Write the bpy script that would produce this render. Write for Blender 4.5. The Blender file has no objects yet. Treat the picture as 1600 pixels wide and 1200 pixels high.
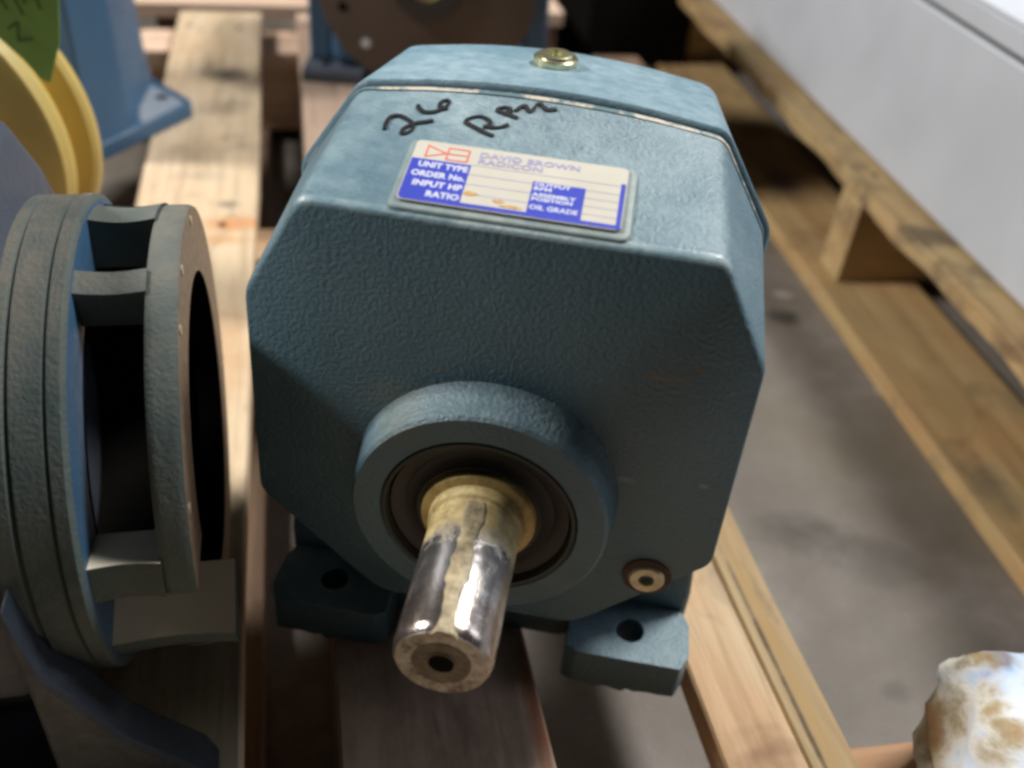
import bpy, bmesh, math, random
from mathutils import Vector, Matrix
from mathutils import noise as mnoise
random.seed(7)
SC = bpy.context.scene
COL = SC.collection
R = math.radians
PI = math.pi

# ------------------------------------------------------------------ camera
def look(yaw, pitch, roll):
    a, p, r = R(yaw), R(pitch), R(roll)
    f = Vector((-math.sin(a)*math.cos(p), math.cos(a)*math.cos(p), -math.sin(p)))
    rt = Vector((math.cos(a), math.sin(a), 0)); up = rt.cross(f)
    X = rt*math.cos(r) + up*math.sin(r); Y = up*math.cos(r) - rt*math.sin(r)
    return Matrix((X, Y, -f)).transposed()
cd = bpy.data.cameras.new('camera'); cam = bpy.data.objects.new('camera', cd); COL.objects.link(cam)
cam.matrix_world = Matrix.Translation((0.0283, -0.2566, 0.3629)) @ look(5.014, 37.5946, 5.9942).to_4x4()
cd.sensor_width = 36; cd.lens = 33.762; cd.clip_start = 0.01; cd.clip_end = 60
cd.dof.use_dof = True; cd.dof.focus_distance = 0.345; cd.dof.aperture_fstop = 6.5
SC.camera = cam
SC.cycles.filter_width = 3.0

# ------------------------------------------------------------------ light: indoor hall, strips overhead
w = bpy.data.worlds.new('World'); SC.world = w; w.use_nodes = True
w.node_tree.nodes['Background'].inputs[0].default_value = (0.80, 0.90, 1.0, 1)
w.node_tree.nodes['Background'].inputs[1].default_value = 0.008
def area(name, loc, target, sx, sy, power, col):
    l = bpy.data.lights.new(name, 'AREA'); l.shape = 'RECTANGLE'; l.size = sx; l.size_y = sy
    l.energy = power; l.color = col
    o = bpy.data.objects.new(name, l); COL.objects.link(o); o.location = loc
    o.rotation_euler = (Vector(target) - Vector(loc)).to_track_quat('-Z', 'Y').to_euler()
    return o
area('ceiling_light_strip', (1.15, 1.15, 2.45), (0, 0.2, 0), 0.7, 0.4, 136, (1.0, 0.975, 0.94))
area('ceiling_light_strip', (-2.2, 0.03, 1.75), (0, 0.1, 0), 0.4, 0.4, 118, (1.0, 0.97, 0.93))
area('doorway_light', (2.6, 0.9, 1.6), (0, 0.2, 0), 1.0, 1.0, 24, (0.80, 0.88, 1.0))
SC.view_settings.view_transform = 'Standard'; SC.view_settings.look = 'None'
SC.view_settings.exposure = -0.50; SC.view_settings.gamma = 1.0

# ------------------------------------------------------------------ materials
class NT:
    def __init__(s, name):
        s.m = bpy.data.materials.new(name); s.m.use_nodes = True
        s.t = s.m.node_tree; s.b = s.t.nodes['Principled BSDF']
        s.tc = s.t.nodes.new('ShaderNodeTexCoord')
    def node(s, typ, **k):
        n = s.t.nodes.new(typ)
        for a, v in k.items():
            if a in n.inputs: n.inputs[a].default_value = v
            else: setattr(n, a, v)
        return n
    def link(s, a, b): s.t.links.new(a, b)
    def coords(s, scale=(1, 1, 1), rand=True):
        mp = s.node('ShaderNodeMapping'); mp.inputs['Scale'].default_value = scale
        s.link(s.tc.outputs['Object'], mp.inputs['Vector'])
        if rand:
            oi = s.node('ShaderNodeObjectInfo'); mu = s.node('ShaderNodeVectorMath', operation='SCALE')
            cx = s.node('ShaderNodeCombineXYZ')
            for i in range(3): s.link(oi.outputs['Random'], cx.inputs[i])
            s.link(cx.outputs[0], mu.inputs[0]); mu.inputs['Scale'].default_value = 7.3
            s.link(mu.outputs[0], mp.inputs['Location'])
        return mp.outputs[0]
    def noise(s, vec, scale, detail=4, rough=.55, dist=0):
        n = s.node('ShaderNodeTexNoise'); n.inputs['Scale'].default_value = scale
        n.inputs['Detail'].default_value = detail; n.inputs['Roughness'].default_value = rough
        n.inputs['Distortion'].default_value = dist; s.link(vec, n.inputs['Vector'])
        return n.outputs[0]
    def ramp(s, fac, stops):
        r = s.node('ShaderNodeValToRGB'); e = r.color_ramp.elements
        while len(e) < len(stops): e.new(.5)
        for el, (p, c) in zip(e, stops):
            el.position = p; el.color = (c if len(c) == 4 else (*c, 1)) if not isinstance(c, (int, float)) else (c, c, c, 1)
        s.link(fac, r.inputs[0]); return r.outputs[0]
    def mix(s, fac, a, b, mode='MIX'):
        n = s.node('ShaderNodeMix', data_type='RGBA', blend_type=mode)
        for sock, v in ((n.inputs[0], fac), (n.inputs[6], a), (n.inputs[7], b)):
            if isinstance(v, (int, float)): sock.default_value = v
            elif isinstance(v, tuple): sock.default_value = (*v, 1)
            else: s.link(v, sock)
        return n.outputs[2]
    def bump(s, h, strength, dist, prev=None):
        n = s.node('ShaderNodeBump'); n.inputs['Strength'].default_value = strength
        n.inputs['Distance'].default_value = dist; s.link(h, n.inputs['Height'])
        if prev: s.link(prev, n.inputs['Normal'])
        return n.outputs[0]
    def out(s, col=None, rough=None, metal=None, normal=None):
        for k, v in (('Base Color', col), ('Roughness', rough), ('Metallic', metal), ('Normal', normal)):
            if v is None: continue
            if isinstance(v, (int, float)): s.b.inputs[k].default_value = v
            elif isinstance(v, tuple): s.b.inputs[k].default_value = (*v, 1)
            else: s.link(v, s.b.inputs[k])
        return s.m

def blotches(n, c, spots, ax='Y'):
    # stains and painted shade of known place and shape: (x, y, rx, ry, colour, strength) in object metres
    v = n.coords(rand=False); nz = n.noise(v, 45, 4, .65)
    sx = n.node('ShaderNodeSeparateXYZ'); n.link(n.tc.outputs['Object'], sx.inputs[0])
    for (x, y, rx, ry, col, st) in spots:
        def term(sock, c0, r):
            a = n.node('ShaderNodeMath', operation='SUBTRACT'); n.link(sock, a.inputs[0]); a.inputs[1].default_value = c0
            d = n.node('ShaderNodeMath', operation='DIVIDE'); n.link(a.outputs[0], d.inputs[0]); d.inputs[1].default_value = r
            p = n.node('ShaderNodeMath', operation='MULTIPLY'); n.link(d.outputs[0], p.inputs[0]); n.link(d.outputs[0], p.inputs[1]); return p.outputs[0]
        ad = n.node('ShaderNodeMath', operation='ADD'); n.link(term(sx.outputs['X'], x, rx), ad.inputs[0]); n.link(term(sx.outputs[ax], y, ry), ad.inputs[1])
        w2 = n.node('ShaderNodeMath', operation='MULTIPLY_ADD'); n.link(nz, w2.inputs[0]); w2.inputs[1].default_value = 2.2; n.link(ad.outputs[0], w2.inputs[2])
        mr = n.node('ShaderNodeMapRange'); n.link(w2.outputs[0], mr.inputs[0]); mr.inputs[1].default_value = 1.0; mr.inputs[2].default_value = 2.3; mr.inputs[3].default_value = st; mr.inputs[4].default_value = 0
        c = n.mix(mr.outputs[0], c, col)
    return c

def paint(name, base, dust=(.50, .55, .52), damt=.35, hammer=.5, rough=.42, chips=None, dlo=.50, dhi=.75, scuffs=()):
    n = NT(name); v = n.coords(rand=False)
    d1 = n.noise(v, 17, 4, .55, .3); d2 = n.noise(v, 160, 4, .7)
    f1 = n.ramp(d1, [(dlo, 0.0), (dhi, 1.0)]); f2 = n.ramp(d2, [(.30, 0.45), (.72, 1.0)])
    f = n.node('ShaderNodeMath', operation='MULTIPLY'); n.link(f1, f.inputs[0]); n.link(f2, f.inputs[1])
    g = n.node('ShaderNodeMath', operation='MULTIPLY'); n.link(f.outputs[0], g.inputs[0]); g.inputs[1].default_value = damt
    # settled dust on what faces up, also painting tops brighter as if lit
    ge = n.node('ShaderNodeNewGeometry'); sz = n.node('ShaderNodeSeparateXYZ'); n.link(ge.outputs['True Normal'], sz.inputs[0])
    up = n.node('ShaderNodeMapRange'); n.link(sz.outputs['Z'], up.inputs[0]); up.inputs[1].default_value = .2; up.inputs[2].default_value = .85; up.inputs[3].default_value = .10; up.inputs[4].default_value = 1.0
    g2 = n.node('ShaderNodeMath', operation='MULTIPLY'); n.link(g.outputs[0], g2.inputs[0]); n.link(up.outputs[0], g2.inputs[1]); g = g2
    tone = n.ramp(n.noise(v, 9, 3), [(.3, tuple(c*.86 for c in base)), (.7, tuple(min(1, c*1.14) for c in base))])
    c = n.mix(g.outputs[0], tone, dust)
    if chips:
        cf = n.ramp(n.noise(v, 55, 6, .75), [(.70, 0.0), (.74, 1.0)])
        c = n.mix(cf, c, chips)
    if scuffs: c = blotches(n, c, scuffs, 'Z')
    hm = n.noise(v, 600, 3, .6)
    b = n.bump(hm, hammer, .0012)
    b = n.bump(n.noise(v, 60, 3), .12, .002, b)
    rr = n.ramp(d2, [(.3, rough-.08), (.7, rough+.2)])
    return n.out(c, rr, 0.0, b)

M = {}
SCUFFS = ((-.0186, .1661, .0030, .0018, (.20, .13, .085), .6), (.0575, .1765, .0090, .0022, (.22, .17, .12), .55), (.0655, .1818, .0030, .0020, (.16, .11, .07), .6),
          (.0660, .0870, .0110, .0060, (.12, .055, .035), .6), (-.034, .150, .016, .010, (.19, .20, .13), .35), (.0500, .1300, .0040, .0012, (.28, .34, .34), .5), (.0772, .1329, .0020, .0010, (.30, .38, .38), .6))
M['housing'] = paint('teal_hammer_paint', (.066, .138, .182), dust=(.42, .53, .56), damt=.80, hammer=.62, chips=None, rough=.38, dlo=.22, dhi=.72, scuffs=SCUFFS)
M['cover'] = paint('teal_cover_paint', (.120, .225, .290), dust=(.46, .57, .61), damt=.65, hammer=.25, rough=.36, dlo=.24, dhi=.74)
M['blue'] = paint('mid_blue_paint', (.036, .095, .175), dust=(.36, .40, .44), damt=.5, hammer=.25, rough=.4)
M['greyblue'] = paint('grey_blue_paint', (.070, .082, .110), dust=(.22, .23, .25), damt=.35, hammer=.3, rough=.5)
M['grime'] = paint('dusty_rusty_paint', (.070, .100, .098), dust=(.22, .19, .15), damt=.85, hammer=.5, rough=.7, chips=(.05, .03, .02), dlo=.36, dhi=.62)
M['pale_foot'] = paint('worn_grey_blue_paint', (.27, .31, .36), dust=(.45, .45, .42), damt=.5, hammer=.2, rough=.5)
M['edge_highlight'] = paint('highlight_edge_paint', (.10, .20, .25), dust=(.58, .66, .66), damt=1.0, hammer=.25, rough=.3, dlo=.30, dhi=.55)  # pale colour painting in the light caught by the front edge
M['shaded_blue'] = paint('shaded_navy_paint', (.016, .024, .036), dust=(.10, .12, .14), damt=.4, hammer=.3, rough=.5)  # unit's blue darkened so the gusset carries shade in its colour
M['pad'] = paint('worn_pad_paint', (.12, .20, .225), dust=(.46, .50, .46), damt=.8, hammer=.2, rough=.5, dlo=.25, dhi=.5)
M['cream'] = paint('cream_primer', (.82, .74, .58), dust=(.42, .34, .22), damt=.5, hammer=.15, rough=.6)
M['yellow'] = paint('yellow_lacquer', (.58, .43, .13), dust=(.50, .34, .12), damt=.4, hammer=.05, rough=.4)
M['brown_disc'] = paint('brown_oiled_iron', (.075, .052, .042), dust=(.14, .10, .08), damt=.5, hammer=.1, rough=.5)

def plain(name, col, rough=.5, metal=0, var=.15, nscale=80, bump=.1):
    n = NT(name); v = n.coords()
    c = n.ramp(n.noise(v, nscale, 5, .6), [(.3, tuple(x*(1-var) for x in col)), (.7, tuple(min(1, x*(1+var)) for x in col))])
    return n.out(c, rough, metal, n.bump(n.noise(v, nscale*3, 3), bump, .0006))
M['rubber'] = plain('black_rubber', (.022, .020, .019), .55, bump=.2)
M['dark'] = plain('cavity_shade_black', (.006, .0055, .005), .9)  # near-black: shade inside bores and cavities is put into the colour
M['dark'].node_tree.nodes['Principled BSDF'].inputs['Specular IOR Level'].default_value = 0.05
M['seat_rust'] = plain('dark_rust_ring', (.075, .042, .028), .7, 0, .4, 300)
M['nail'] = plain('rusty_nail', (.10, .07, .05), .6, .4)
M['gasket'] = plain('gasket', (.045, .05, .045), .7)
M['brass'] = plain('zinc_plated_steel', (.62, .60, .40), .28, .85, .2, 300)
M['zinc'] = plain('dull_zinc', (.62, .57, .40), .42, .5, .25, 300)
M['black_ink'] = plain('black_marker_ink', (.018, .018, .022), .45, 0, .1)
M['plate_cream'] = plain('plate_cream', (.52, .49, .42), .62, 0, .05, 60, .02)
M['plate_blue'] = plain('plate_blue', (.025, .045, .42), .62, 0, .08, 60, .02)
M['plate_white'] = plain('plate_white_print', (.58, .60, .72), .62, 0, .04)
M['plate_red'] = plain('plate_red_print', (.68, .16, .10), .62, 0, .1)
M['plate_lilac'] = plain('plate_lilac_print', (.34, .33, .52), .62, 0, .05)
M['plate_line'] = plain('plate_faint_line', (.36, .35, .44), .62, 0, .05)
M['rust_stain'] = plain('rust_stain', (.50, .27, .07), .6, 0, .35, 500)
M['tag_green'] = plain('green_card', (.25, .46, .09), .65, 0, .12, 40)
M['tag_ink'] = plain('green_dark_ink', (.075, .19, .035), .6)
M['cabinet'] = plain('pale_grey_enamel', (.52, .55, .60), .42, 0, .07, 9, .03)
M['iron_side'] = plain('machined_rusty_face', (.26, .19, .13), .55, .3, .3, 220)

def shaft_mat():
    n = NT('greased_steel_shaft'); v = n.coords((1, .22, 1), False)
    gr = n.noise(v, 85, 5, .6, .3); v2 = n.coords((1, 1, 1), False)
    sp = n.noise(v2, 210, 5, .7)
    steel = n.ramp(sp, [(.3, (.42, .40, .40)), (.62, (.60, .57, .57))])
    f = n.ramp(gr, [(.53, 0.0), (.58, 1.0)])
    gcol = n.ramp(sp, [(.3, (.30, .21, .07)), (.65, (.62, .50, .25))])
    # old grease: heavy next to the seal, streaks along the shaft
    sx = n.node('ShaderNodeSeparateXYZ'); n.link(n.tc.outputs['Object'], sx.inputs[0])
    near = n.node('ShaderNodeMapRange'); n.link(sx.outputs['Y'], near.inputs[0])
    wob = n.node('ShaderNodeMath', operation='MULTIPLY_ADD'); n.link(sp, wob.inputs[0]); wob.inputs[1].default_value = .020; n.link(sx.outputs['Y'], wob.inputs[2])
    n.link(wob.outputs[0], near.inputs[0]); near.inputs[1].default_value = -.0330; near.inputs[2].default_value = -.0225
    st = n.node('ShaderNodeMapRange'); n.link(sx.outputs['X'], st.inputs[0]); 
    w1 = n.node('ShaderNodeMath', operation='MULTIPLY_ADD'); n.link(sp, w1.inputs[0]); w1.inputs[1].default_value = .011; n.link(sx.outputs['X'], w1.inputs[2])
    ab = n.node('ShaderNodeMath', operation='SUBTRACT'); n.link(w1.outputs[0], ab.inputs[0]); ab.inputs[1].default_value = .0088
    a2 = n.node('ShaderNodeMath', operation='ABSOLUTE'); n.link(ab.outputs[0], a2.inputs[0])
    n.link(a2.outputs[0], st.inputs[0]); st.inputs[1].default_value = .0046; st.inputs[2].default_value = .0008
    mx = n.node('ShaderNodeMath', operation='MAXIMUM'); n.link(near.outputs[0], mx.inputs[0]); mx.inputs[1].default_value = 0
    m2 = n.node('ShaderNodeMath', operation='MAXIMUM'); n.link(mx.outputs[0], m2.inputs[0])
    fs = n.node('ShaderNodeMath', operation='MULTIPLY'); n.link(f, fs.inputs[0]); fs.inputs[1].default_value = .22
    n.link(fs.outputs[0], m2.inputs[1])
    col = n.mix(m2.outputs[0], steel, gcol)
    # brown film on the last centimetres
    en = n.node('ShaderNodeMapRange'); n.link(wob.outputs[0], en.inputs[0]); en.inputs[1].default_value = -.0500; en.inputs[2].default_value = -.0560
    ef = n.node('ShaderNodeMath', operation='MULTIPLY'); n.link(en.outputs[0], ef.inputs[0]); ef.inputs[1].default_value = .55
    col = n.mix(ef.outputs[0], col, (.30, .22, .17))
    met = n.ramp(m2.outputs[0], [(.2, .92), (.8, 0.0)])
    rg = n.node('ShaderNodeMapRange'); n.link(m2.outputs[0], rg.inputs[0]); rg.inputs[3].default_value = .20; rg.inputs[4].default_value = .55
    b = n.bump(sp, .25, .0007); b = n.bump(m2.outputs[0], .25, .0006, b)
    return n.out(col, rg.outputs[0], met, b)
M['shaft'] = shaft_mat()
def end_mat():
    n = NT('shaft_end_steel'); v = n.coords(rand=False); sp = n.noise(v, 260, 5, .7)
    c = n.ramp(sp, [(.34, (.07, .055, .045)), (.47, (.27, .25, .21)), (.68, (.46, .44, .39))])
    return n.out(c, .40, .5, n.bump(sp, .4, .0006))
M['shaft_end'] = end_mat()
M['recess'] = plain('oily_recess_steel', (.10, .085, .06), .4, .5, .5, 260, .3)
M['pale_grease'] = plain('pale_hardened_grease', (.33, .27, .17), .42, 0, .62, 210, .5)
M['grease'] = plain('dry_yellow_grease', (.50, .37, .14), .55, 0, .45, 130, .5)

def wood(name, a, b, stain=(.10, .07, .05), samt=.75, orange=0.0, slo=.60, spots=()):
    n = NT(name); v = n.coords((1, .06, 1)); v1 = n.coords((1, 1, 1)); v2 = n.coords((1, .35, 1))
    g = n.noise(v, 130, 6, .65, .6); g2 = n.noise(v, 28, 4, .6, 1.2)
    base = n.ramp(g2, [(.28, a), (.72, b)])
    c = n.mix(n.ramp(g, [(.35, .45), (.55, 0.0)]), base, tuple(x*.55 for x in a))
    s = n.ramp(n.noise(v1, 13, 4, .6, .5), [(slo, 0.0), (slo+.14, samt)])
    c = n.mix(s, c, stain)
    s2 = n.ramp(n.noise(v2, 36, 5, .7), [(.58, 0.0), (.72, .5)])
    c = n.mix(s2, c, tuple(x*.6 for x in stain))
    if orange:
        so = n.ramp(n.noise(v1, 9, 3, .5, .3), [(.48, 0.0), (.62, orange)])
        c = n.mix(so, c, (.50, .20, .06))
    if spots: c = blotches(n, c, spots)
    oi = n.node('ShaderNodeObjectInfo')
    hv = n.node('ShaderNodeHueSaturation'); n.link(c, hv.inputs['Color'])
    mr = n.node('ShaderNodeMapRange'); n.link(oi.outputs['Random'], mr.inputs[0]); mr.inputs[3].default_value = .88; mr.inputs[4].default_value = 1.1
    n.link(mr.outputs[0], hv.inputs['Value'])
    bb = n.bump(g, .35, .0012); bb = n.bump(n.noise(v1, 300, 3), .2, .0006, bb)
    return n.out(hv.outputs[0], .75, 0.0, bb)
M['wood'] = wood('pale_pallet_wood', (.52, .37, .21), (.68, .52, .34), orange=.28, samt=.7, slo=.56)
M['wood_stained'] = wood('smudged_pallet_wood', (.54, .41, .26), (.68, .54, .38), orange=.1, samt=.5, slo=.60, spots=(
    (-.132, .722, .026, .020, (.07, .055, .045), .85), (-.128, .640, .030, .022, (.20, .15, .10), .6), (-.150, .545, .024, .030, (.26, .19, .12), .55),
    (-.112, .418, .030, .014, (.52, .22, .07), .8), (-.122, .392, .034, .008, (.50, .24, .09), .6), (-.118, .448, .010, .007, (.12, .10, .09), .8), (-.135, .497, .022, .010, (.30, .26, .20), .5),
    (-.120, .25, .02, .06, (.42, .22, .08), .5)))
M['wood_split'] = wood('split_pallet_wood', (.46, .31, .15), (.62, .46, .26), samt=.5, orange=.2, slo=.62, spots=(
    (.1425, -.02, .0016, .09, (.05, .03, .015), .95), (.147, .0, .004, .12, (.50, .30, .10), .6)))
M['wood_oily_shaded'] = wood('oily_shaded_pallet_wood', (.46, .31, .22), (.62, .46, .35), samt=.55, spots=(
    (-.020, .015, .050, .070, (.15, .085, .06), .6), (.0255, -.020, .0045, .040, (.42, .12, .04), .8), (.018, .030, .008, .020, (.36, .17, .07), .5)))  # first spot: reddish oil stain plus painted shade by the shaft
M['wood_lower'] = wood('oil_marked_pallet_wood', (.38, .25, .11), (.56, .40, .19), samt=.65, orange=.2, slo=.55, spots=(
    (.470, .86, .030, .040, (.17, .14, .10), .7), (.450, .705, .020, .045, (.15, .10, .11), .75), (.420, .200, .022, .035, (.16, .13, .08), .7), (.435, .300, .012, .05, (.30, .20, .08), .6)))
M['wood_pink'] = wood('pinkish_pallet_wood', (.50, .34, .24), (.66, .50, .38), samt=.55)
M['wood_yellow'] = wood('yellow_pallet_wood', (.40, .27, .12), (.60, .44, .22), samt=.75, orange=.15, slo=.52)
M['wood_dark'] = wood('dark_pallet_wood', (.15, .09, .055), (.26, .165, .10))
M['wood_orange'] = wood('orange_stained_wood', (.42, .28, .17), (.56, .40, .26), orange=.35, samt=.5)

def concrete():
    n = NT('oily_concrete'); v = n.coords(rand=False)
    a = n.noise(v, 5, 6, .6, .4); f = n.noise(v, 420, 3, .6); m = n.noise(v, 40, 5, .65)
    c = n.ramp(a, [(.32, (.12, .102, .078)), (.5, (.19, .168, .142)), (.68, (.29, .265, .25))])
    c = n.mix(n.ramp(m, [(.35, .45), (.6, 0.0)]), c, (.15, .125, .10))
    c = n.mix(n.ramp(f, [(.35, .25), (.6, 0.0)]), c, (.10, .085, .07))
    c = blotches(n, c, ((.206, .538, .020, .016, (.025, .022, .018), .9), (.200, .250, .045, .022, (.05, .042, .032), .8), (.245, .235, .040, .024, (.06, .05, .04), .6),
        (.212, .580, .012, .008, (.50, .44, .41), .7), (.290, .442, .011, .008, (.50, .44, .40), .8), (.247, .128, .011, .009, (.07, .062, .05), .7), (.255, .36, .10, .08, (.15, .12, .08), .5)))
    c = n.mix(n.ramp(n.noise(v, 62, 1, .4), [(.80, 0.0), (.84, .6)]), c, (.42, .37, .34))
    return n.out(c, .6, 0.0, n.bump(f, .35, .001))
M['concrete'] = concrete()

def mottled():
    n = NT('white_blue_mottled_skin'); v = n.coords(rand=False)
    m = n.noise(v, 34, 5, .6, .3); k = n.noise(v, 21, 3, .55, .4)
    c = n.ramp(m, [(.36, (.34, .18, .09)), (.46, (.40, .32, .19)), (.56, (.70, .66, .58)), (.68, (.72, .80, .90))])
    sx = n.node('ShaderNodeSeparateXYZ'); n.link(n.tc.outputs['Object'], sx.inputs[0])
    ad = n.node('ShaderNodeMath', operation='MULTIPLY_ADD'); n.link(m, ad.inputs[0]); ad.inputs[1].default_value = .07; n.link(sx.outputs['X'], ad.inputs[2])
    side = n.node('ShaderNodeMapRange'); n.link(ad.outputs[0], side.inputs[0]); side.inputs[1].default_value = -.036; side.inputs[2].default_value = -.020
    wc = n.ramp(k, [(.40, (.66, .74, .86)), (.47, (.50, .64, .84)), (.53, (.14, .20, .42)), (.60, (.28, .44, .70))])
    c = n.mix(side.outputs[0], c, wc)
    return n.out(c, .75, 0.0, n.bump(m, .6, .003))
M['mottled'] = mottled()

# ------------------------------------------------------------------ mesh helpers
def finish(name, bm, mat, parent=None, angle=35, loc=None, rot=None, bevel=None, segs=2, mats=None):
    bmesh.ops.recalc_face_normals(bm, faces=bm.faces)
    me = bpy.data.meshes.new(name); bm.to_mesh(me); bm.free()
    for mm in (mats or [mat]): me.materials.append(M[mm] if isinstance(mm, str) else mm)
    me.polygons.foreach_set('use_smooth', [True]*len(me.polygons))
    me.set_sharp_from_angle(angle=R(angle))
    o = bpy.data.objects.new(name, me); COL.objects.link(o)
    if parent: o.parent = parent
    if loc: o.location = loc
    if rot: o.rotation_euler = rot
    if bevel:
        md = o.modifiers.new('bevel', 'BEVEL'); md.width = bevel; md.segments = segs; md.limit_method = 'ANGLE'; md.angle_limit = R(25)
        md.harden_normals = False
    return o
def thing(name, label, cat, loc=(0, 0, 0), rz=0, group=None):
    o = bpy.data.objects.new(name, None); COL.objects.link(o); o.empty_display_size = .02
    o.location = loc; o.rotation_euler = (0, 0, R(rz)); o['label'] = label; o['category'] = cat
    if group: o['group'] = group
    return o
def add_box(bm, x0, x1, y0, y1, z0, z1):
    v = [bm.verts.new((x, y, z)) for z in (z0, z1) for x, y in ((x0, y0), (x1, y0), (x1, y1), (x0, y1))]
    for f in ((3, 2, 1, 0), (4, 5, 6, 7), (0, 1, 5, 4), (1, 2, 6, 5), (2, 3, 7, 6), (3, 0, 4, 7)):
        bm.faces.new([v[i] for i in f])
def box(name, x0, x1, y0, y1, z0, z1, mat, parent=None, bevel=None, segs=2):
    bm = bmesh.new(); add_box(bm, x0, x1, y0, y1, z0, z1)
    return finish(name, bm, mat, parent, bevel=bevel, segs=segs)
def loft(bm, rings, cap0=True, cap1=True):
    vs = [[bm.verts.new(p) for p in r] for r in rings]; n = len(rings[0])
    for a, b in zip(vs, vs[1:]):
        for i in range(n): bm.faces.new((a[i], a[(i+1) % n], b[(i+1) % n], b[i]))
    if cap0: bm.faces.new(vs[0])
    if cap1: bm.faces.new(vs[-1])
    return vs
def rounded(poly, rad, seg=5):
    """round the corners of a closed 2-D polygon; rad = number or list"""
    out = []; n = len(poly)
    for i in range(n):
        p = Vector(poly[i]); a = Vector(poly[i-1]); b = Vector(poly[(i+1) % n]); r = rad[i] if isinstance(rad, (list, tuple)) else rad
        u = (a-p).normalized(); v = (b-p).normalized(); ang = u.angle(v)
        if ang > R(176) or r <= 0:
            out += [tuple(p)]*(seg+1); continue
        d = min(r/math.tan(ang/2), (a-p).length*.48, (b-p).length*.48)
        p0 = p+u*d; p1 = p+v*d
        for k in range(seg+1):
            t = k/seg; out.append(tuple((1-t)**2*p0+2*t*(1-t)*p+t*t*p1))
    return out
def lathe(name, prof, axis, mat, parent=None, loc=(0, 0, 0), n=64, closed=False, angle=35, mats=None, matfn=None):
    """prof: [(distance along axis, radius)]; axis 'x','y','z'"""
    bm = bmesh.new(); rings = []
    for s, r in prof:
        ring = []
        for i in range(n):
            t = 2*PI*i/n; c, q = r*math.cos(t), r*math.sin(t)
            p = {'x': (s, c, q), 'y': (c, s, q), 'z': (c, q, s)}[axis]
            ring.append(bm.verts.new(Vector(p)+Vector(loc)))
        rings.append(ring)
    pairs = list(zip(rings, rings[1:])) + ([(rings[-1], rings[0])] if closed else [])
    for k, (a, b) in enumerate(pairs):
        for i in range(n):
            f = bm.faces.new((a[i], a[(i+1) % n], b[(i+1) % n], b[i]))
            if matfn: f.material_index = matfn(k)
    if not closed:
        for r, (s, rr) in ((rings[0], prof[0]), (rings[-1], prof[-1])):
            if rr > 1e-5: bm.faces.new(r)
    bmesh.ops.remove_doubles(bm, verts=bm.verts, dist=1e-7)
    return finish(name, bm, mat, parent, angle=angle, mats=mats)
def text(name, body, size, loc, mat, parent, sx=1.0, align='LEFT', rot=(0, 0, 0), bold=0.0, width=None):
    cu = bpy.data.curves.new(name, 'FONT'); cu.body = body; cu.size = size; cu.align_x = align; cu.align_y = 'CENTER'
    cu.offset = bold; cu.extrude = .00004; cu.resolution_u = 3; cu.space_character = 1.04
    tmp = bpy.data.objects.new(name, cu); COL.objects.link(tmp)
    me = bpy.data.meshes.new_from_object(tmp); COL.objects.unlink(tmp); bpy.data.objects.remove(tmp)
    me.materials.clear(); me.materials.append(M[mat])
    if width:
        xs = [v.co.x for v in me.vertices]; sx = width/(max(xs)-min(xs))
    o = bpy.data.objects.new(name, me); COL.objects.link(o); o.parent = parent; o.location = loc; o.scale = (sx, 1, 1)
    o.rotation_euler = rot
    return o

# ------------------------------------------------------------------ setting
ZF = -.121
bm = bmesh.new()
fv = [bm.verts.new(p) for p in ((-6, -4, ZF), (6, -4, ZF), (6, 9, ZF), (-6, 9, ZF))]; bm.faces.new(fv)
fl = finish('floor', bm, 'concrete'); fl['kind'] = 'structure'

# ------------------------------------------------------------------ pallet builder
def plank(name, x0, x1, y0, y1, z0, z1, mat, parent, long='y', wob=.0012, ragged=None, seed=0, n=10):
    """board with slightly wandering edges; long axis 'y' or 'x'"""
    rnd = random.Random(seed); bm = bmesh.new(); rings = []
    L0, L1 = (y0, y1) if long == 'y' else (x0, x1); W0, W1 = (x0, x1) if long == 'y' else (y0, y1)
    for i in range(n+1):
        t = L0+(L1-L0)*i/n; a = W0+rnd.uniform(-wob, wob); b = W1+rnd.uniform(-wob, wob)
        if ragged: a += ragged(t)
        e = .0012; zt = z1+rnd.uniform(-.0004, .0003)
        pr = [(a, z0), (b, z0), (b, zt-e), (b-e, zt), (a+e, zt), (a, zt-e)]
        rings.append([(p, t, z) if long == 'y' else (t, p, z) for p, z in pr])
    loft(bm, rings)
    o = finish(name, bm, mat, None, angle=40)
    if long == 'x':   # grain follows local y: turn the mesh instead of the object texture
        o.data.transform(Matrix.Rotation(-PI/2, 4, 'Z')); o.rotation_euler = (0, 0, PI/2)
    o.parent = parent
    return o
P1 = thing('wooden_pallet', 'worn wooden pallet with pale boards under the blue gearbox', 'pallet', (0, 0, 0), 19.7)
T = .016
plank('deck_board', -.187, -.097, -.50, .919, -T, 0, 'wood_stained', P1, seed=1)
plank('deck_board', -.058, .029, -.50, .919, -T, 0, 'wood_oily_shaded', P1, seed=2)
plank('deck_board', .0995, .1345, -.50, .80, -T, 0, 'wood', P1, seed=3)
plank('deck_board', .1368, .1585, -.50, .80, -T-.001, -.001, 'wood_split', P1, seed=4)
plank('deck_board', -.33, -.245, -.50, .919, -T, 0, 'wood', P1, seed=5)
plank('deck_board', -.475, -.39, -.50, .919, -T, 0, 'wood_pink', P1, seed=6)
for k, (a, b, mt) in enumerate(((-.100, -.0496, 'wood_orange'), (.392, .438, 'wood'), (.835, .905, 'wood_pink'))):
    plank('stringer', -.52, .30 if k == 0 else .155, a, b, -.105, -T-.0005 if k else -T-.0005, mt, P1, long='x', seed=10+k)
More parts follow.
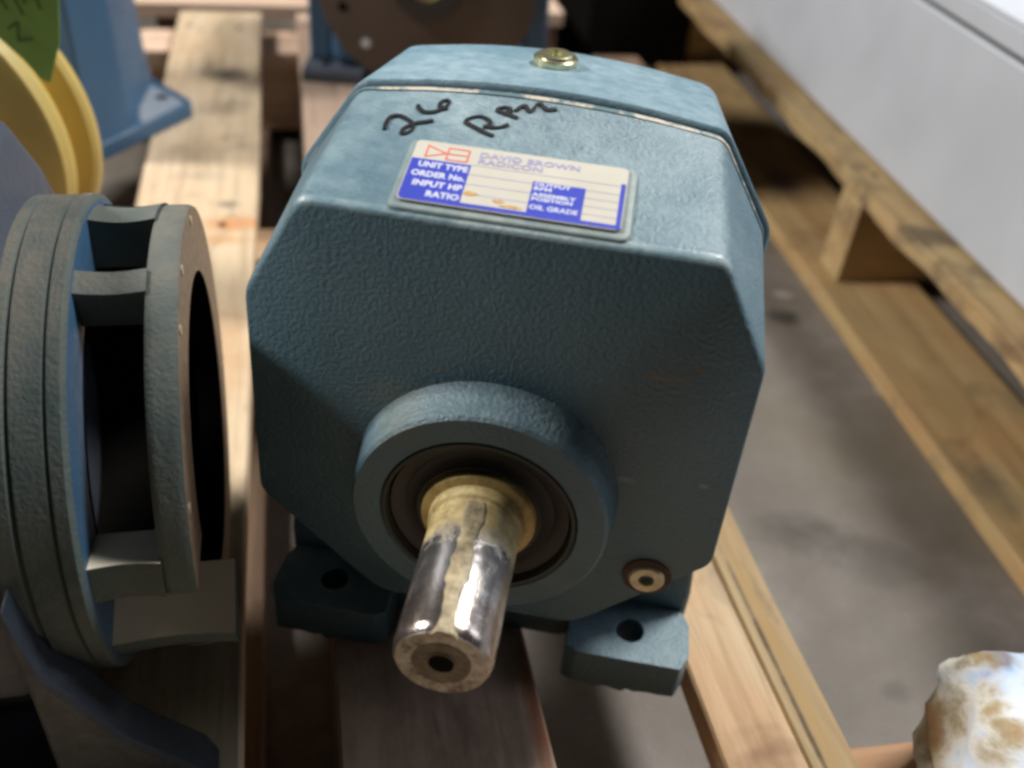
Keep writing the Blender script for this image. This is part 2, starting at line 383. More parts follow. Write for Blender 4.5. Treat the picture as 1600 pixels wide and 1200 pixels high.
for k, u in enumerate((-.44, -.14, -.015)):
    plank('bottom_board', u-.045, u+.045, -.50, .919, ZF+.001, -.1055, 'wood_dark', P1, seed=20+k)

P2 = thing('wooden_pallet', 'yellowish wooden pallet carrying the pale grey cabinet at the right', 'pallet', (0, 0, 0), 17.0)
def rag(t):   # splintered left edge
    return .003*math.sin(17*t+1)*math.sin(41*t)+(.010 if .060 < t < .105 else 0)+(.006 if .70 < t < .735 else 0)
plank('deck_board', .415, .515, -.35, 1.42, -T, 0, 'wood_yellow', P2, seed=31, wob=.0010, ragged=rag, n=120)
plank('deck_board', .60, .70, -.35, 1.42, -T, 0, 'wood_yellow', P2, seed=32)
plank('deck_board', .80, .90, -.35, 1.42, -T, 0, 'wood', P2, seed=33)
plank('bottom_board', .400, .505, -.35, 1.42, ZF+.001, -.1045, 'wood_lower', P2, seed=34)
plank('bottom_board', .74, .84, -.35, 1.42, ZF+.001, -.1045, 'wood', P2, seed=35)
for k, v in enumerate((-.14, .4887, 1.111)):
    plank('stringer', .4205, 1.1, v, v+.04, -.104, -T-.0005, 'wood_yellow', P2, long='x', seed=40+k)

# pallets farther back
P3 = thing('wooden_pallet', 'shadowed wooden pallet behind the first one, edge on at the top of the photo', 'pallet', (0, 0, 0), 19.7)
for k, (a, b) in enumerate(((.945, 1.02), (1.10, 1.19), (1.27, 1.36))):
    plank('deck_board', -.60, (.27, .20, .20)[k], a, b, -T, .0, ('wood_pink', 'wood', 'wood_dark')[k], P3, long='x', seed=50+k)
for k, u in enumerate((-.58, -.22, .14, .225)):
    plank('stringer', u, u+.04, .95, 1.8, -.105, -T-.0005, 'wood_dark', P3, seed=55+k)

# ------------------------------------------------------------------ cabinet on the right pallet
CB = thing('grey_cabinet', 'large pale grey steel cabinet lying on the right hand pallet', 'cabinet', (0, 0, 0), 17.0)
box('cabinet_body', .447, 1.05, -.60, 1.45, .0008, .146, 'cabinet', CB, bevel=.003)
box('cabinet_seam', .4500, 1.04, -.595, 1.44, .1462, .1495, 'gasket', CB)
box('cabinet_lid', .445, 1.05, -.60, 1.45, .1497, .170, 'cabinet', CB, bevel=.003)
box('lid_rim', .443, 1.052, -.605, 1.452, .1702, .1735, 'cabinet', CB, bevel=.001)

# ------------------------------------------------------------------ main gearbox
G = thing('gearbox', 'teal blue gearbox with the marker writing 26 RPM and a blue and white plate', 'gearbox')
ZS = .1143
def ztop(x, y):
    t = max(0, min(1, y/.064))
    return .2226+.012*t+.0054*t*t*max(0, 1-(x/.064)**2)
def sect(y, top, wide, zt, zw, crown=0, grow=0, low=.0936, nseg=8):
    """octagonal section with crowned top, from bottom centre round"""
    half = [(.042, .047), (.0885, low), (wide, zw), (top, zt)]
    rt = rounded([(0, .040)]+half+[(0, zt)], [0, .018, .010, .014, .007, 0], 5)
    rt = rt[6:-6]   # drop the two centre points
    topn = [(top*.78*(1-2*i/10), 0) for i in range(1, 10)]
    left = [(-x, z) for x, z in reversed(rt)]
    pts = rt+[(x, zt) for x, _ in topn]+left
    out = []
    for x, z in pts:
        if crown and abs(x) < top and z > zt-.004: z += crown*(1-(x/top)**2)
        if grow:
            c = Vector((x, z-.14)); c = c*(1+grow/c.length); x, z = c.x, c.y+.14
        out.append((x, y, z))
    return out
def lerp(a, b, t): return a+(b-a)*t
def hsec(y, grow=0):
    t = y/.064
    return sect(y, lerp(.0664, .0640, t), lerp(.0868, .0857, t), lerp(.2226, .2346, t), lerp(.1849, .2012, t), .0054*t*t, grow)
bm = bmesh.new()
loft(bm, [[(x*.985, -.0000, ZS+(z-ZS)*.982) for x, _, z in hsec(0)],
          [(x*.994, .0008, ZS+(z-ZS)*.9935) for x, _, z in hsec(.001)],
          hsec(.0028), hsec(.012), hsec(.024), hsec(.036), hsec(.048), hsec(.058), hsec(.0635)])
for f in bm.faces:      # highlight along the upper front edge, painted as a paler colour
    c = f.calc_center_median(); f.material_index = 1 if (.0002 < c.y < .0060 and c.z > .205 and len(f.verts) == 4) else 0
H = finish('housing', bm, 'housing', G, angle=48, mats=['housing', 'edge_highlight'])
bm = bmesh.new(); loft(bm, [hsec(.0637, -.0014), [(x, .0664, z) for x, _, z in hsec(.064, -.0014)]])
finish('gasket', bm, 'gasket', G)
bm = bmesh.new(); loft(bm, [hsec(.0600, .0006), hsec(.0634, .0006)])
rim = NT('chipped_cream_edge'); rv = rim.coords(rand=False)
rm = rim.out(rim.ramp(rim.noise(rv, 70, 5, .7), [(.47, (.10, .17, .19)), (.56, (.55, .50, .41))]), .6, 0.0)
bm.free()
bm = bmesh.new()
ring_a = hsec(.0622, .0004); ring_b = hsec(.0639, .0004)
va = [bm.verts.new(p) for p in ring_a]; vb = [bm.verts.new(p) for p in ring_b]
for i in range(len(va)): bm.faces.new((va[i], va[(i+1) % len(va)], vb[(i+1) % len(va)], vb[i]))
bmesh.ops.recalc_face_normals(bm, faces=bm.faces)
finish('joint_edge', bm, rm, G)

def csec(t, grow=0):
    y = .0662+.0708*t
    e = 1-(1-t)**1.0
    return sect(y, lerp(.0645, .0620, e), lerp(.0875, .0800, e), lerp(.2352, .2285, e), lerp(.2010, .1930, e), lerp(.0056, .0062, e), grow)
bm = bmesh.new()
loft(bm, [csec(0, -.0005), csec(.02, .0012), csec(.10, .0012), csec(.3, .0008), csec(.6, .0004), csec(.85), csec(.95, -.0014), csec(1.0, -.005)])
CV = finish('rear_cover', bm, 'cover', G, angle=48)
for s in (-1, 1):   # cover bolts low on the sides
    lathe('cover_bolt', [(s*.0845, 0), (s*.0845, .0075), (s*.0905, .0075), (s*.0915, .006), (s*.0915, 0)], 'x', 'cover', CV, (0, .074, .150), n=6)
lathe('filler_plug', [(.2375, .0), (.2375, .0085), (.2408, .0085), (.2414, .0078), (.2414, .0064), (.2422, .0062), (.2425, .0056), (.2425, .0036), (.2395, .0032), (.2395, 0)], 'z', 'brass', CV, (.0003, .104, 0), n=32)
# bearing boss, oil seal, shaft
lathe('bearing_boss', [(.004, .0500), (-.0006, .0492), (-.0018, .0487), (-.0100, .0476), (-.0154, .0467), (-.0166, .0455), (-.0166, .0362), (-.0158, .0356), (.010, .0354), (.010, 0)], 'y', 'housing', G, (0, 0, ZS), n=96, angle=30)
lathe('seal_rim', [(-.0161, .0353), (-.0165, .0350), (-.0165, .0338), (-.0130, .0334), (.004, .0334), (.004, .0353)], 'y', 'gasket', G, (0, 0, ZS), n=96, closed=True)
lathe('oil_seal', [(.0, .0335), (-.0120, .0334), (-.0135, .0325), (-.0128, .0290), (-.0112, .0270), (-.0120, .0245), (-.0142, .0226), (-.0140, .0214), (.0, .0212)], 'y', 'rubber', G, (0, 0, ZS), n=96)
lathe('shaft_collar', [(.0, .0211), (-.0150, .0211), (-.0166, .0205), (-.0172, .0190), (-.0172, 0)], 'y', 'grease', G, (0, 0, ZS), n=72)
# the shaft with its keyway
bm = bmesh.new(); n = 96; kw = .0042; rings = []
def kring(y, r, key=True):
    out = []
    for i in range(n):
        a = 2*PI*i/n; x, z = r*math.cos(a), r*math.sin(a)
        out.append((x, y, z))
    return out
loft(bm, [kring(-.010, .0178), kring(-.0215, .0172), kring(-.0225, .0161), kring(-.0745, .0161), kring(-.0772, .0157), kring(-.0786, .0146)])
SH = finish('output_shaft', bm, 'shaft', G, loc=(0, 0, ZS), angle=30)
lathe('shaft_end', [(-.0784, .0147), (-.0787, .0146), (-.0787, .0098), (-.0784, .0095), (-.0784, 0)], 'y', 'shaft_end', SH, n=48)
lathe('centre_recess', [(-.0785, .0094), (-.0788, .0094), (-.0788, .0088), (-.0786, .0050), (-.0789, .0047), (-.0789, .0042), (-.0785, .0041)], 'y', 'recess', SH, n=48, closed=True)
lathe('centre_hole', [(-.0785, .0), (-.07895, .0001), (-.07895, .0040), (-.0785, .0040)], 'y', 'dark', SH, n=32)
bm = bmesh.new(); rnd = random.Random(9); rows = []   # keyway on top, packed with hardened grease
for i in range(27):
    y = -.0235-.0022*i+ (.0012 if i == 26 else 0); w0 = 12+3*math.sin(i*.55)+rnd.uniform(-1.5, 1.5); w1 = 15+2*math.sin(i*.4+2)+rnd.uniform(-1.5, 1.5)
    if y < -.060: w0 *= .75; w1 *= .8
    row = []
    for k in range(9):
        a = R(88-w0+(w0+w1)*k/8); rr = .01585 if k in (0, 8) else .01640+rnd.uniform(-.0002, .00025)
        row.append(bm.verts.new((rr*math.cos(a), y, rr*math.sin(a))))
    row += [bm.verts.new((.0145*math.cos(R(105)), y, .0145*math.sin(R(105)))), bm.verts.new((.0145*math.cos(R(71)), y, .0145*math.sin(R(71))))]
    rows.append(row)
for a, b in zip(rows, rows[1:]):
    for k in range(11): bm.faces.new((a[k], a[(k+1) % 11], b[(k+1) % 11], b[k]))
bm.faces.new(rows[0]); bm.faces.new(rows[-1])
finish('keyway_grease', bm, 'pale_grease', SH, angle=60)
# drain plug beside the boss, casting marks
DP = lathe('drain_plug', [(.002, .0070), (-.0012, .0070), (-.0022, .0062), (-.0022, .0030), (.0005, .0026), (.0005, 0)], 'y', 'zinc', G, (.0655, 0, .0819), n=36)
lathe('plug_seat', [(.002, .0095), (-.0004, .0095), (-.0010, .0085), (-.0010, .0070), (.002, .0070)], 'y', 'seat_rust', G, (.0655, .0, .0823), n=36, closed=True)
# lower body and feet
bm = bmesh.new()
prof = rounded([(-.040, .0), (.040, .0), (.046, .040), (.083, .083), (.085, .105), (-.085, .105), (-.083, .083), (-.046, .040)], .006, 3)
loft(bm, [[(x, y, z) for x, z in prof] for y in (.030, .125)])
finish('lower_web', bm, 'housing', G)
foot_bm = None
def foot(sx, y0, y1):
    bm = bmesh.new(); n = 40; cx, cy = .0675, y0+.0165; rnd = random.Random(3)
    x0, x1 = .040, .0940; outer = []; inner = []
    for i in range(n):
        a = 2*PI*i/n+PI/4; c, d = math.cos(a), math.sin(a)
        tx = ((x1 if c > 0 else x0)-cx)/c if abs(c) > 1e-6 else 9; ty = ((y1 if d > 0 else y0)-cy)/d if abs(d) > 1e-6 else 9
        t = min(tx, ty); outer.append((cx+c*t, cy+d*t)); inner.append((cx+.0062*c, cy+.0062*d))
    for (px, py) in ((x1, y0), (x1, y1), (x0, y0), (x0, y1)):     # snap the nearest ray to each corner
        k = min(range(n), key=lambda q: (outer[q][0]-px)**2+(outer[q][1]-py)**2)
        e = .0025; outer[k] = (px+(-e if px == x1 else 0), py+(e if py == y0 else -e))
    loft(bm, [[(sx*x, y, .020) for x, y in inner], [(sx*x, y, .020) for x, y in outer],
              [(sx*x, y, rnd.uniform(-.0026, .0004)) for x, y in outer], [(sx*x, y, 0) for x, y in inner]], False, False)
    vs = list(bm.verts); a, b = vs[:n], vs[-n:]
    for i in range(n): bm.faces.new((a[i], a[(i+1) % n], b[(i+1) % n], b[i]))
    return finish('mounting_foot', bm, 'housing', G, angle=40, bevel=.0010)
foot(1, .007, .040); foot(-1, .007, .040); foot(1, .105, .138); foot(-1, .105, .138)
for s in (-1, 1):
    bm = bmesh.new()
    pr = [(s*.040, .0004), (s*.0925, .0004), (s*.0925, .030), (s*.0868, .090), (s*.040, .090)]
    loft(bm, [[(x, y, z) for x, z in pr] for y in (.0398, .1052)])
    finish('foot_web', bm, 'housing', G, bevel=.002)

# nameplate on its pad
slope = math.atan2(.2283-.2226, .0305)
PAD = bpy.data.objects.new
def onpad(x, y, h=0): return (x, y, .2226+.0120*(y/.064)+.0008*(y/.035)**2+h)
bm = bmesh.new()
pp = rounded([(-.0390, .0017), (.0366, .0017), (.0366, .0364), (-.0390, .0364)], .0035, 5)
loft(bm, [[(x, y, .2160+.19*y) for x, y in pp], [(x, y, .2226+.205*y+.0002) for x, y in pp], [(x*.987, .0192+(y-.0192)*.97, .2226+.205*y+.0010) for x, y in pp]])
finish('plate_pad', bm, 'pad', G, angle=50)
NP = bpy.data.objects.new('nameplate', None)
# plate local frame: origin at the lower left corner, x to the right, y up the slope
bm = bmesh.new()
pw, ph = .0696, .0312
pl = rounded([(0, 0), (pw, 0), (pw, ph), (0, ph)], .0024, 5)
loft(bm, [[(x, y, 0) for x, y in pl], [(x, y, .0006) for x, y in pl]])
NPm = finish('nameplate', bm, 'plate_cream', G, angle=40)
NPm.location = (-.0363, .0044, .2226+.205*.0044+.0013); NPm.rotation_euler = (math.atan(.205), 0, 0)
def sheet(name, x0, x1, y0, y1, z, mat, rad=None):
    bm = bmesh.new(); q = [(x0, y0), (x1, y0), (x1, y1), (x0, y1)]
    if rad: q = rounded(q, rad, 5)
    loft(bm, [[(x, y, z-.00003) for x, y in q], [(x, y, z) for x, y in q]])
    bmesh.ops.remove_doubles(bm, verts=bm.verts, dist=1e-7)
    return finish(name, bm, mat, NPm)
z1 = .00066
sheet('blue_panel', .0003, .0196, .0003, .0213, z1, 'plate_blue', [.0022, 0, 0, 0])
sheet('blue_border', .0196, pw-.0003, .0003, .0022, z1, 'plate_blue', [0, .0018, 0, 0])
sheet('blue_border', .0678, pw-.0003, .0022, .0228, z1, 'plate_blue')
sheet('blue_panel', .0402, .0570, .0022, .0178, z1, 'plate_blue')
for k in range(4): sheet('ruled_line', .0196, .0402 if k < 3 else .0678, .0066+.0049*k, .00700+.0049*k, z1, 'plate_line')
for k in range(4): sheet('ruled_line', .0570, .0678, .0052+.0039*k, .0056+.0039*k, z1, 'plate_line')
zt = .00072
for k, (t_, wd) in enumerate((('UNIT TYPE', .0160), ('ORDER No.', .0172), ('INPUT HP', .0158), ('RATIO', .0104))):
    text('lettering', t_, .0038, (.0190, .0184-.0048*k, zt), 'plate_white', NPm, align='RIGHT', bold=.00016, width=wd)
for k, (t_, sz, yy, wd) in enumerate((('OUTPUT', .0023, .0164, .0115), ('RPM', .0023, .0142, .0056), ('ASSEMBLY', .0023, .0112, .0140), ('POSITION', .0023, .0090, .0128), ('OIL GRADE', .0030, .0050, .0150))):
    text('lettering', t_, sz, (.0408, yy, zt), 'plate_white', NPm, bold=.00009, width=wd)
text('lettering', 'DAVID BROWN', .0037, (.0212, .0273, zt), 'plate_lilac', NPm, bold=.00008, width=.0325)
text('lettering', 'RADICON', .0037, (.0212, .0239, zt), 'plate_lilac', NPm, bold=.00008, width=.0208)
# red emblem: a triangle pointing right at a two-bar block
def stroke_bm(bm, pts, w, zf, closed=False, h=.00006):
    """flat ribbon along pts (2-D) lying on zf(x,y)"""
    n = len(pts); P = [Vector(p) for p in pts]
    rows = []
    for i in range(n):
        a = P[(i-1) % n] if (closed or i) else P[i]; b = P[(i+1) % n] if (closed or i < n-1) else P[i]
        d = (b-a).normalized(); nn = Vector((-d.y, d.x)); ww = w(i/(n-1)) if callable(w) else w
        l, r = P[i]+nn*ww, P[i]-nn*ww
        rows.append([bm.verts.new((l.x, l.y, zf(l.x, l.y)+h)), bm.verts.new((r.x, r.y, zf(r.x, r.y)+h)),
                     bm.verts.new((r.x, r.y, zf(r.x, r.y)-.0002)), bm.verts.new((l.x, l.y, zf(l.x, l.y)-.0002))])
    m = n if closed else n-1
    for i in range(m):
        a, b = rows[i], rows[(i+1) % n]
        for k in range(4): bm.faces.new((a[k], a[(k+1) % 4], b[(k+1) % 4], b[k]))
    if not closed: bm.faces.new(rows[0]); bm.faces.new(rows[-1])
bm = bmesh.new(); fz = lambda x, y: .0006
def seg(pts): stroke_bm(bm, pts, .00028, fz, h=.00012)
ex, ey = .0042, .0225
seg([(ex, ey), (ex, ey+.0062)]); seg([(ex, ey+.0062), (ex+.0064, ey+.0031)]); seg([(ex, ey), (ex+.0064, ey+.0031)])
bx = ex+.0068
seg([(bx, ey), (bx, ey+.0062)]); seg([(bx, ey+.0062), (bx+.0068, ey+.0062)]); seg([(bx, ey), (bx+.0068, ey)]); seg([(bx, ey+.0031), (bx+.0068, ey+.0031)]); seg([(bx+.0068, ey), (bx+.0068, ey+.0062)])
finish('red_emblem', bm, 'plate_red', NPm)
# rust marks at the lower edge of the ratio box
for k, (cx, cy, rx, ry) in enumerate(((.0222, .0072, .0023, .0011), (.0312, .0052, .0022, .0009), (.0352, .0034, .0034, .0008))):
    rnd = random.Random(k); bm = bmesh.new()
    q = [(cx+rx*math.cos(a)*rnd.uniform(.55, 1.15), cy+ry*math.sin(a)*rnd.uniform(.55, 1.2)) for a in [2*PI*i/14 for i in range(14)]]
    loft(bm, [[(x, y, .00055) for x, y in q], [(x, y, .00074) for x, y in q]]); finish('rust_mark', bm, 'rust_stain', NPm)

# marker handwriting 26 RPM
STROKES = [
 [(-0.0489,0.0398), (-0.0492,0.0426), (-0.0489,0.0459), (-0.0473,0.0475), (-0.0451,0.0474), (-0.0426,0.0460), (-0.0404,0.0442), (-0.0397,0.0423), (-0.0404,0.0398), (-0.0418,0.0385), (-0.0429,0.0387), (-0.0428,0.0408), (-0.0413,0.0427), (-0.0393,0.0444), (-0.0365,0.0455), (-0.0339,0.0465)],
 [(-0.0410,0.0541), (-0.0401,0.0522), (-0.0382,0.0507), (-0.0359,0.0506), (-0.0337,0.0516), (-0.0319,0.0534), (-0.0308,0.0553), (-0.0307,0.0569), (-0.0319,0.0575), (-0.0332,0.0563), (-0.0335,0.0546), (-0.0321,0.0531), (-0.0304,0.0533)],
 [(-0.0126,0.0423), (-0.0156,0.0433), (-0.0188,0.0450), (-0.0221,0.0467), (-0.0232,0.0478), (-0.0224,0.0492), (-0.0205,0.0505), (-0.0182,0.0509), (-0.0160,0.0499), (-0.0149,0.0485), (-0.0152,0.0469), (-0.0168,0.0460)],
 [(-0.0158,0.0465), (-0.0132,0.0463), (-0.0107,0.0471), (-0.0088,0.0487)],
 [(-0.0062,0.0523), (-0.0087,0.0531), (-0.0113,0.0539), (-0.0137,0.0548), (-0.0134,0.0558), (-0.0116,0.0567), (-0.0098,0.0563), (-0.0091,0.0552), (-0.0107,0.0540)],
 [(-0.0071,0.0586), (-0.0050,0.0583), (-0.0026,0.0569), (-0.0022,0.0585), (-0.0022,0.0612), (-0.0017,0.0617), (0.0000,0.0611), (0.0023,0.0604), (0.0045,0.0606), (0.0060,0.0612)]]
def smooth_pts(p, k=4):
    out = []
    for i in range(len(p)-1):
        p0 = Vector(p[max(i-1, 0)]); p1 = Vector(p[i]); p2 = Vector(p[i+1]); p3 = Vector(p[min(i+2, len(p)-1)])
        for j in range(k):
            t = j/k; out.append(tuple(.5*((2*p1)+(p2-p0)*t+(2*p0-5*p1+4*p2-p3)*t*t+(3*p1-p0-3*p2+p3)*t**3)))
    out.append(p[-1]); return out
STROKES[-1] = [(-.0076, .0556), (-.0060, .0578), (-.0046, .0584), (-.0036, .0570), (-.0026, .0560), (-.0016, .0580), (-.0008, .0600), (.0004, .0604), (.0018, .0588), (.0032, .0582), (.0060, .0590)]
for i, s in enumerate(STROKES):
    bm = bmesh.new(); sp = smooth_pts(s)
    stroke_bm(bm, sp, (lambda t: .00062+.00012*math.sin(9*t)), ztop, h=.0006)
    finish('marker_stroke', bm, 'black_ink', H)

# ------------------------------------------------------------------ left unit with the slotted adapter (axis along local x)
U = thing('gearbox', 'grimy blue gearbox lying left, its round slotted adapter ring open toward the teal gearbox', 'gearbox', (-.1188, .0262, 0), 20)
CZ = .100
def blk(r0, r1, s0, s1, a0, a1, bm, n=6):
    # curved block between radii, along x, between angles; angle 0 = camera side (-y), 90 = up
    rings = []
    for i in range(n+1):
        a = R(a0+(a1-a0)*i/n); d = (-math.cos(a), math.sin(a))
        rings.append([(s, r*d[0], CZ+r*d[1]) for s, r in [(s0, r0), (s1, r0)]+[(s1+(s0-s1)*k/8, r1(1-k/8)) for k in range(9)]])
    loft(bm, rings)
lathe('rear_flange', [(-.0330, .0690), (-.0330, .0905), (-.0345, .0928), (-.0385, .0928), (-.0395, .0912), (-.0402, .0925), (-.0495, .0925), (-.0505, .0908), (-.0517, .0925), (-.058, .0925), (-.058, .0690)], 'x', 'grime', U, (0, 0, CZ), n=128, closed=True, mats=['grime', 'blue'], matfn=lambda k: 1 if k in (0, 10, 9) else 0)
bm = bmesh.new(); blk(.0620, lambda t: .0880-.0008*abs(2*t-1)**6, -.0105, 0, -1.0, 328.5, bm, 110)
bm.normal_update()
for f in bm.faces:
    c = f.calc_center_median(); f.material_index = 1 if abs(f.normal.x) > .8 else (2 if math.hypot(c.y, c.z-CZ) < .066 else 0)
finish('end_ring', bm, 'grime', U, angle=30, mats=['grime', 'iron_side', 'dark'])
saddle = lambda t: .0888-.0014*math.sin(PI*t)
for a0, a1 in ((-1.0, 9.0), (70.0, 76.5), (97, 112), (119, 262), (328, 339)):
    bm = bmesh.new(); blk(.0600 if a0 == 328 else .0700, saddle, -.0333,   .0095 if a0 == 328 else -.0102, a0, a1, bm, 6 if a1-a0 < 30 else 40)
    # side walls of the ribs are bare primer, the outside is grimy
    bm.normal_update()
    for f in bm.faces:
        c = f.calc_center_median(); rad = Vector((0, c.y, c.z-CZ)); nrm = f.normal
        dr = nrm.dot(rad.normalized())
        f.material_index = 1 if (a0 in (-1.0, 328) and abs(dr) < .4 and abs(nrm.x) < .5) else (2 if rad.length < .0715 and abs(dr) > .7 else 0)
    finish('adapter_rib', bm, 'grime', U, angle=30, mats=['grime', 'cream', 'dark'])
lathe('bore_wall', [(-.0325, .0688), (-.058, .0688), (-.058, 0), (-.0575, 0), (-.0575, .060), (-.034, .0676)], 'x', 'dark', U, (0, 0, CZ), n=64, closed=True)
for a in (20, 62, 80, 110, 200, 290):
    d = (-math.cos(R(a)), math.sin(R(a)))
    lathe('bolt_hole', [(-.0004, .0001), (-.0004, .0020), (.0004, .0020), (.0004, .0001)], 'x', 'zinc', U, (0, .0825*d[0], CZ+.0825*d[1]), n=14)
bm = bmesh.new()
bp = rounded([(-.050, .018), (.050, .018), (.086, .05), (.092, .10), (.088, .148), (.060, .190), (.025, .226), (-.025, .226), (-.062, .195), (-.083, .150), (-.092, .105), (-.088, .05)], .018, 5)
loft(bm, [[(x, y*f, CZ+(z-CZ)*f) for y, z in bp] for x, f in ((-.0545, .90), (-.0565, .955), (-.061, .985), (-.066, 1), (-.19, 1.0), (-.20, .96))])
finish('gear_housing', bm, 'greyblue', U, angle=50)
box('mounting_foot', -.20, -.055, -.104, -.060, 0, .020, 'greyblue', U, bevel=.0015)
box('mounting_foot', -.20, -.07, .060, .104, 0, .020, 'greyblue', U, bevel=.0015)
bm = bmesh.new()
loft(bm, [[(x, y, z) for x, z in ((-.056, .115), (-.050, .080), (-.030, .040), (-.006, .012), (-.002, 0), (-.056, 0))] for y in (-.104, -.086)])
finish('side_gusset', bm, 'shaded_blue', U, bevel=.002)
box('foot_web', -.19, -.060, -.070, .070, .0, .045, 'greyblue', U, bevel=.003)

# ------------------------------------------------------------------ yellow pulley with the green tag
Y = thing('yellow_pulley', 'yellow grooved pulley standing on edge under a green tag', 'pulley', (-.384, .262, 0), 0)
lathe('pulley_rim', [(.004, .045), (.004, .094), (.001, .0972), (-.003, .0972), (-.006, .095), (-.010, .080), (-.024, .080), (-.028, .096), (-.034, .0985), (-.040, .096), (-.0425, .091), (-.0445, .045)], 'y', 'yellow', Y, (0, 0, .100), n=96, closed=True)
lathe('pulley_web', [(-.002, 0), (-.002, .0449), (-.0448, .0449), (-.046, .030), (-.056, .028), (-.056, 0)], 'y', 'yellow', Y, (0, 0, .100), n=48)
TG = thing('paper_tag', 'bright green handwritten card tag hanging over the yellow pulley', 'tag', (-.270, .208, .175), 0)
bm = bmesh.new()
tg = [(-.075, .078), (.020, .088), (.008, .022), (.004, .004), (-.0005, -.006), (-.0065, -.0195), (-.0115, -.0180), (-.0185, -.008), (-.032, .006), (-.06, .022)]
def tagp(x, z, dy): return (x, dy+.06*x-.06*z, z)
loft(bm, [[tagp(x, z, 0) for x, z in tg], [tagp(x, z, .0005) for x, z in tg]])
finish('card', bm, 'tag_green', TG)
bm = bmesh.new()
for k, l in enumerate(([(-.034, .026), (-.028, .038)], [(-.030, .014), (-.024, .030), (-.020, .018)], [(-.016, .030), (-.012, .016)], [(-.022, .008), (-.016, .012), (-.018, .002), (-.010, .004)], [(-.010, .022), (-.004, .034), (-.002, .020)], [(-.028, .036), (-.010, .040)])):
    for a, b in zip(l, l[1:]):
        a = Vector(a); b = Vector(b); nn = (b-a).normalized(); nn = Vector((-nn.y, nn.x))*.0007
        q = [a+nn, a-nn, b-nn, b+nn]
        loft(bm, [[tagp(p.x, p.y, -.0003) for p in q], [tagp(p.x, p.y, .0002) for p in q]])
finish('handwriting', bm, 'tag_ink', TG)

# ------------------------------------------------------------------ blue footed unit behind, upper left
B = thing('gearbox', 'bright blue footed gearbox at the upper left, one bolt hole showing in its foot', 'gearbox', (-.386, .412, 0), 0)
bm = bmesh.new()
fq = rounded([(.0, .000), (.034, .118), (-.033, .166), (-.21, .166), (-.21, .040), (-.05, -.010)], [.006, .010, .006, 0, 0, .004], 4)
loft(bm, [[(x, y, z) for x, y in fq] for z in (0, .014)]); finish('mounting_foot', bm, 'blue', B, bevel=.0015)
lathe('bolt_hole', [(.0120, 0.0001), (.0120, .0055), (.0144, .0055), (.0144, .0001)], 'z', 'dark', B, (.0050, .1170, 0), n=20)
finish('foot_top', (lambda m: (loft(m, [[(x, y, z) for x, y in rounded([(.014, .056), (.028, .112), (-.030, .150), (-.018, .120)], .004, 3)] for z in (.0135, .0143)]), m)[1])(bmesh.new()), 'pale_foot', B)
bm = bmesh.new()
def bsec(z, k): return [(x, y, z) for x, y in rounded([(-.002-k*.2, .006+k*.2), (.009-k*.3, .048+k*.3), (-.018-k*.4, .150), (-.075, .165), (-.21, .165), (-.20, .06)], [.003, .006, .006, .006, 0, .01], 4)]
loft(bm, [bsec(.010, 0), bsec(.05, .012), bsec(.12, .020), bsec(.20, .030)])
finish('gear_housing', bm, 'blue', B, angle=40)

# ------------------------------------------------------------------ flanged unit at the top centre
D = thing('flanged_gearbox', 'dark brown round flange on a blue foot, directly behind the teal gearbox', 'gearbox', (-.171, .662, 0), 8)
DF = lathe('flange_disc', [(0, .020), (0, .100), (.0015, .105), (.012, .105), (.014, .100), (.014, .020)], 'y', 'brown_disc', D, (0, 0, .105), n=96, closed=True)
lathe('hub_ring', [(-.006, .0165), (-.006, .033), (.001, .036), (.001, .0165)], 'y', 'rubber', D, (0, 0, .105), n=64, closed=True)
lathe('hub_bore', [(.002, 0), (-.004, .016), (-.004, .0166), (.01, .0166)], 'y', 'grease', D, (0, 0, .105), n=48)
for a in (20, 110, 200, 227, 290, 313):
    lathe('bolt_hole', [(.0004, .0001), (-.0006, .0001), (-.0006, .0045), (.0004, .0045)], 'y', 'cabinet' if a in (227, 313) else 'dark', DF, (.084*math.cos(R(a)), 0, .105+.084*math.sin(R(a))), n=16)
box('gear_housing', -.095, .095, .016, .19, .012, .20, 'blue', D, bevel=.012, segs=4)
for s in (-1, 1):
    f = box('mounting_foot', *(sorted((s*.060, s*.122))), .0, .075, 0, .012, 'greyblue', D, bevel=.002)
    lathe('bolt_hole', [(.0110, .0001), (.0110, .0055), (.0125, .0055), (.0125, .0001)], 'z', 'dark', f, (s*.100, .022, 0), n=18)
    box('side_panel', *(sorted((s*.0955, s*.118))), .030, .19, .0125, .19, 'blue', D, bevel=.003)

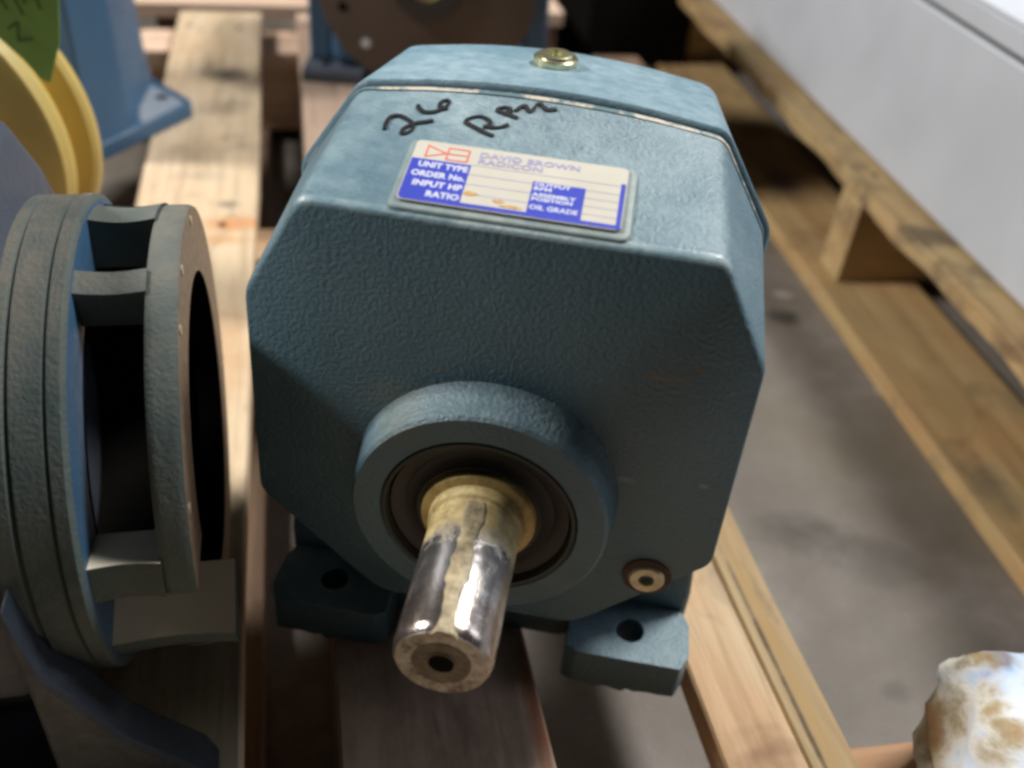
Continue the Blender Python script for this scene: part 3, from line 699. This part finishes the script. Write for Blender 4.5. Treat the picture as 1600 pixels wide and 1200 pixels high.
# ------------------------------------------------------------------ mottled bundle at the lower right
bm = bmesh.new()
bmesh.ops.create_icosphere(bm, subdivisions=5, radius=1)
rnd = random.Random(5)
for v in bm.verts:
    p = v.co.copy(); e = 5.0
    k = (abs(p.x)**e+abs(p.y)**e+abs(p.z)**e)**(-1/e); p *= k
    wv = 1+.035*math.sin(3.1*p.x+2*p.z)*math.cos(2.7*p.y+1)+.02*math.sin(7*p.x+5*p.y)
    q = Vector((p.x*1.9, p.y*1.6, p.z*1.6)); wv += .055*(1-abs(mnoise.noise(q*1.3))*2.2)+.025*mnoise.noise(q*4)
    v.co = Vector((p.x*.078, p.y*.052, p.z*.038))*wv
BN = finish('stained_bundle', bm, 'mottled', None, loc=(.276, -.022, .022), rot=(0, 0, R(4)))
BN['label'] = 'crumpled white and blue bundle with brown stains at the lower right corner'; BN['category'] = 'bundle'

# ------------------------------------------------------------------ dark casing behind, top edge: added to fill in shade
K = thing('shade_filler', 'added black machine casing at the top edge between the brown flange and the right pallet', 'filler', (-.02, 1.12, 0), 19.7)
box('shade_block', -.02, .135, .0, .30, ZF+.001, .085, 'dark', K, bevel=.006)
box('filler_base', -.035, .15, -.020, .30, ZF+.0005, ZF+.012, 'rubber', K, bevel=.002)
PB = box('wood_block', -.030, .030, -.040, .040, 0, .089, 'wood_dark', None, bevel=.002)
PB.location = (.020, .905, ZF+.0005); PB.rotation_euler = (0, 0, R(19.7))
PB['label'] = 'small brownish wood block on the floor behind the teal gearbox'; PB['category'] = 'wood block'

# ------------------------------------------------------------------ nail heads in the boards, over the stringers
nail_me = None
for b in [o for o in list(COL.objects) if o.name.startswith('deck_board') and o.parent in (P1, P2)]:
    xs = [v.co.x for v in b.data.vertices]; a0, a1 = min(xs), max(xs)
    for st in ((-.078, .415, .870) if b.parent == P1 else (-.12, .509, 1.131)):
        for fr in ((.22, .78) if a1-a0 > .05 else (.5,)):
            if nail_me is None:
                t = lathe('nail_head', [(-.002, .0002), (-.002, .0028), (.0006, .0030), (.0009, .0022), (.0009, .0002)], 'z', 'nail', b, n=10); nail_me = t.data
            else:
                t = bpy.data.objects.new('nail_head', nail_me); COL.objects.link(t); t.parent = b
            t.location = (a0+(a1-a0)*fr+random.uniform(-.006, .006), st+random.uniform(-.008, .008), 0)
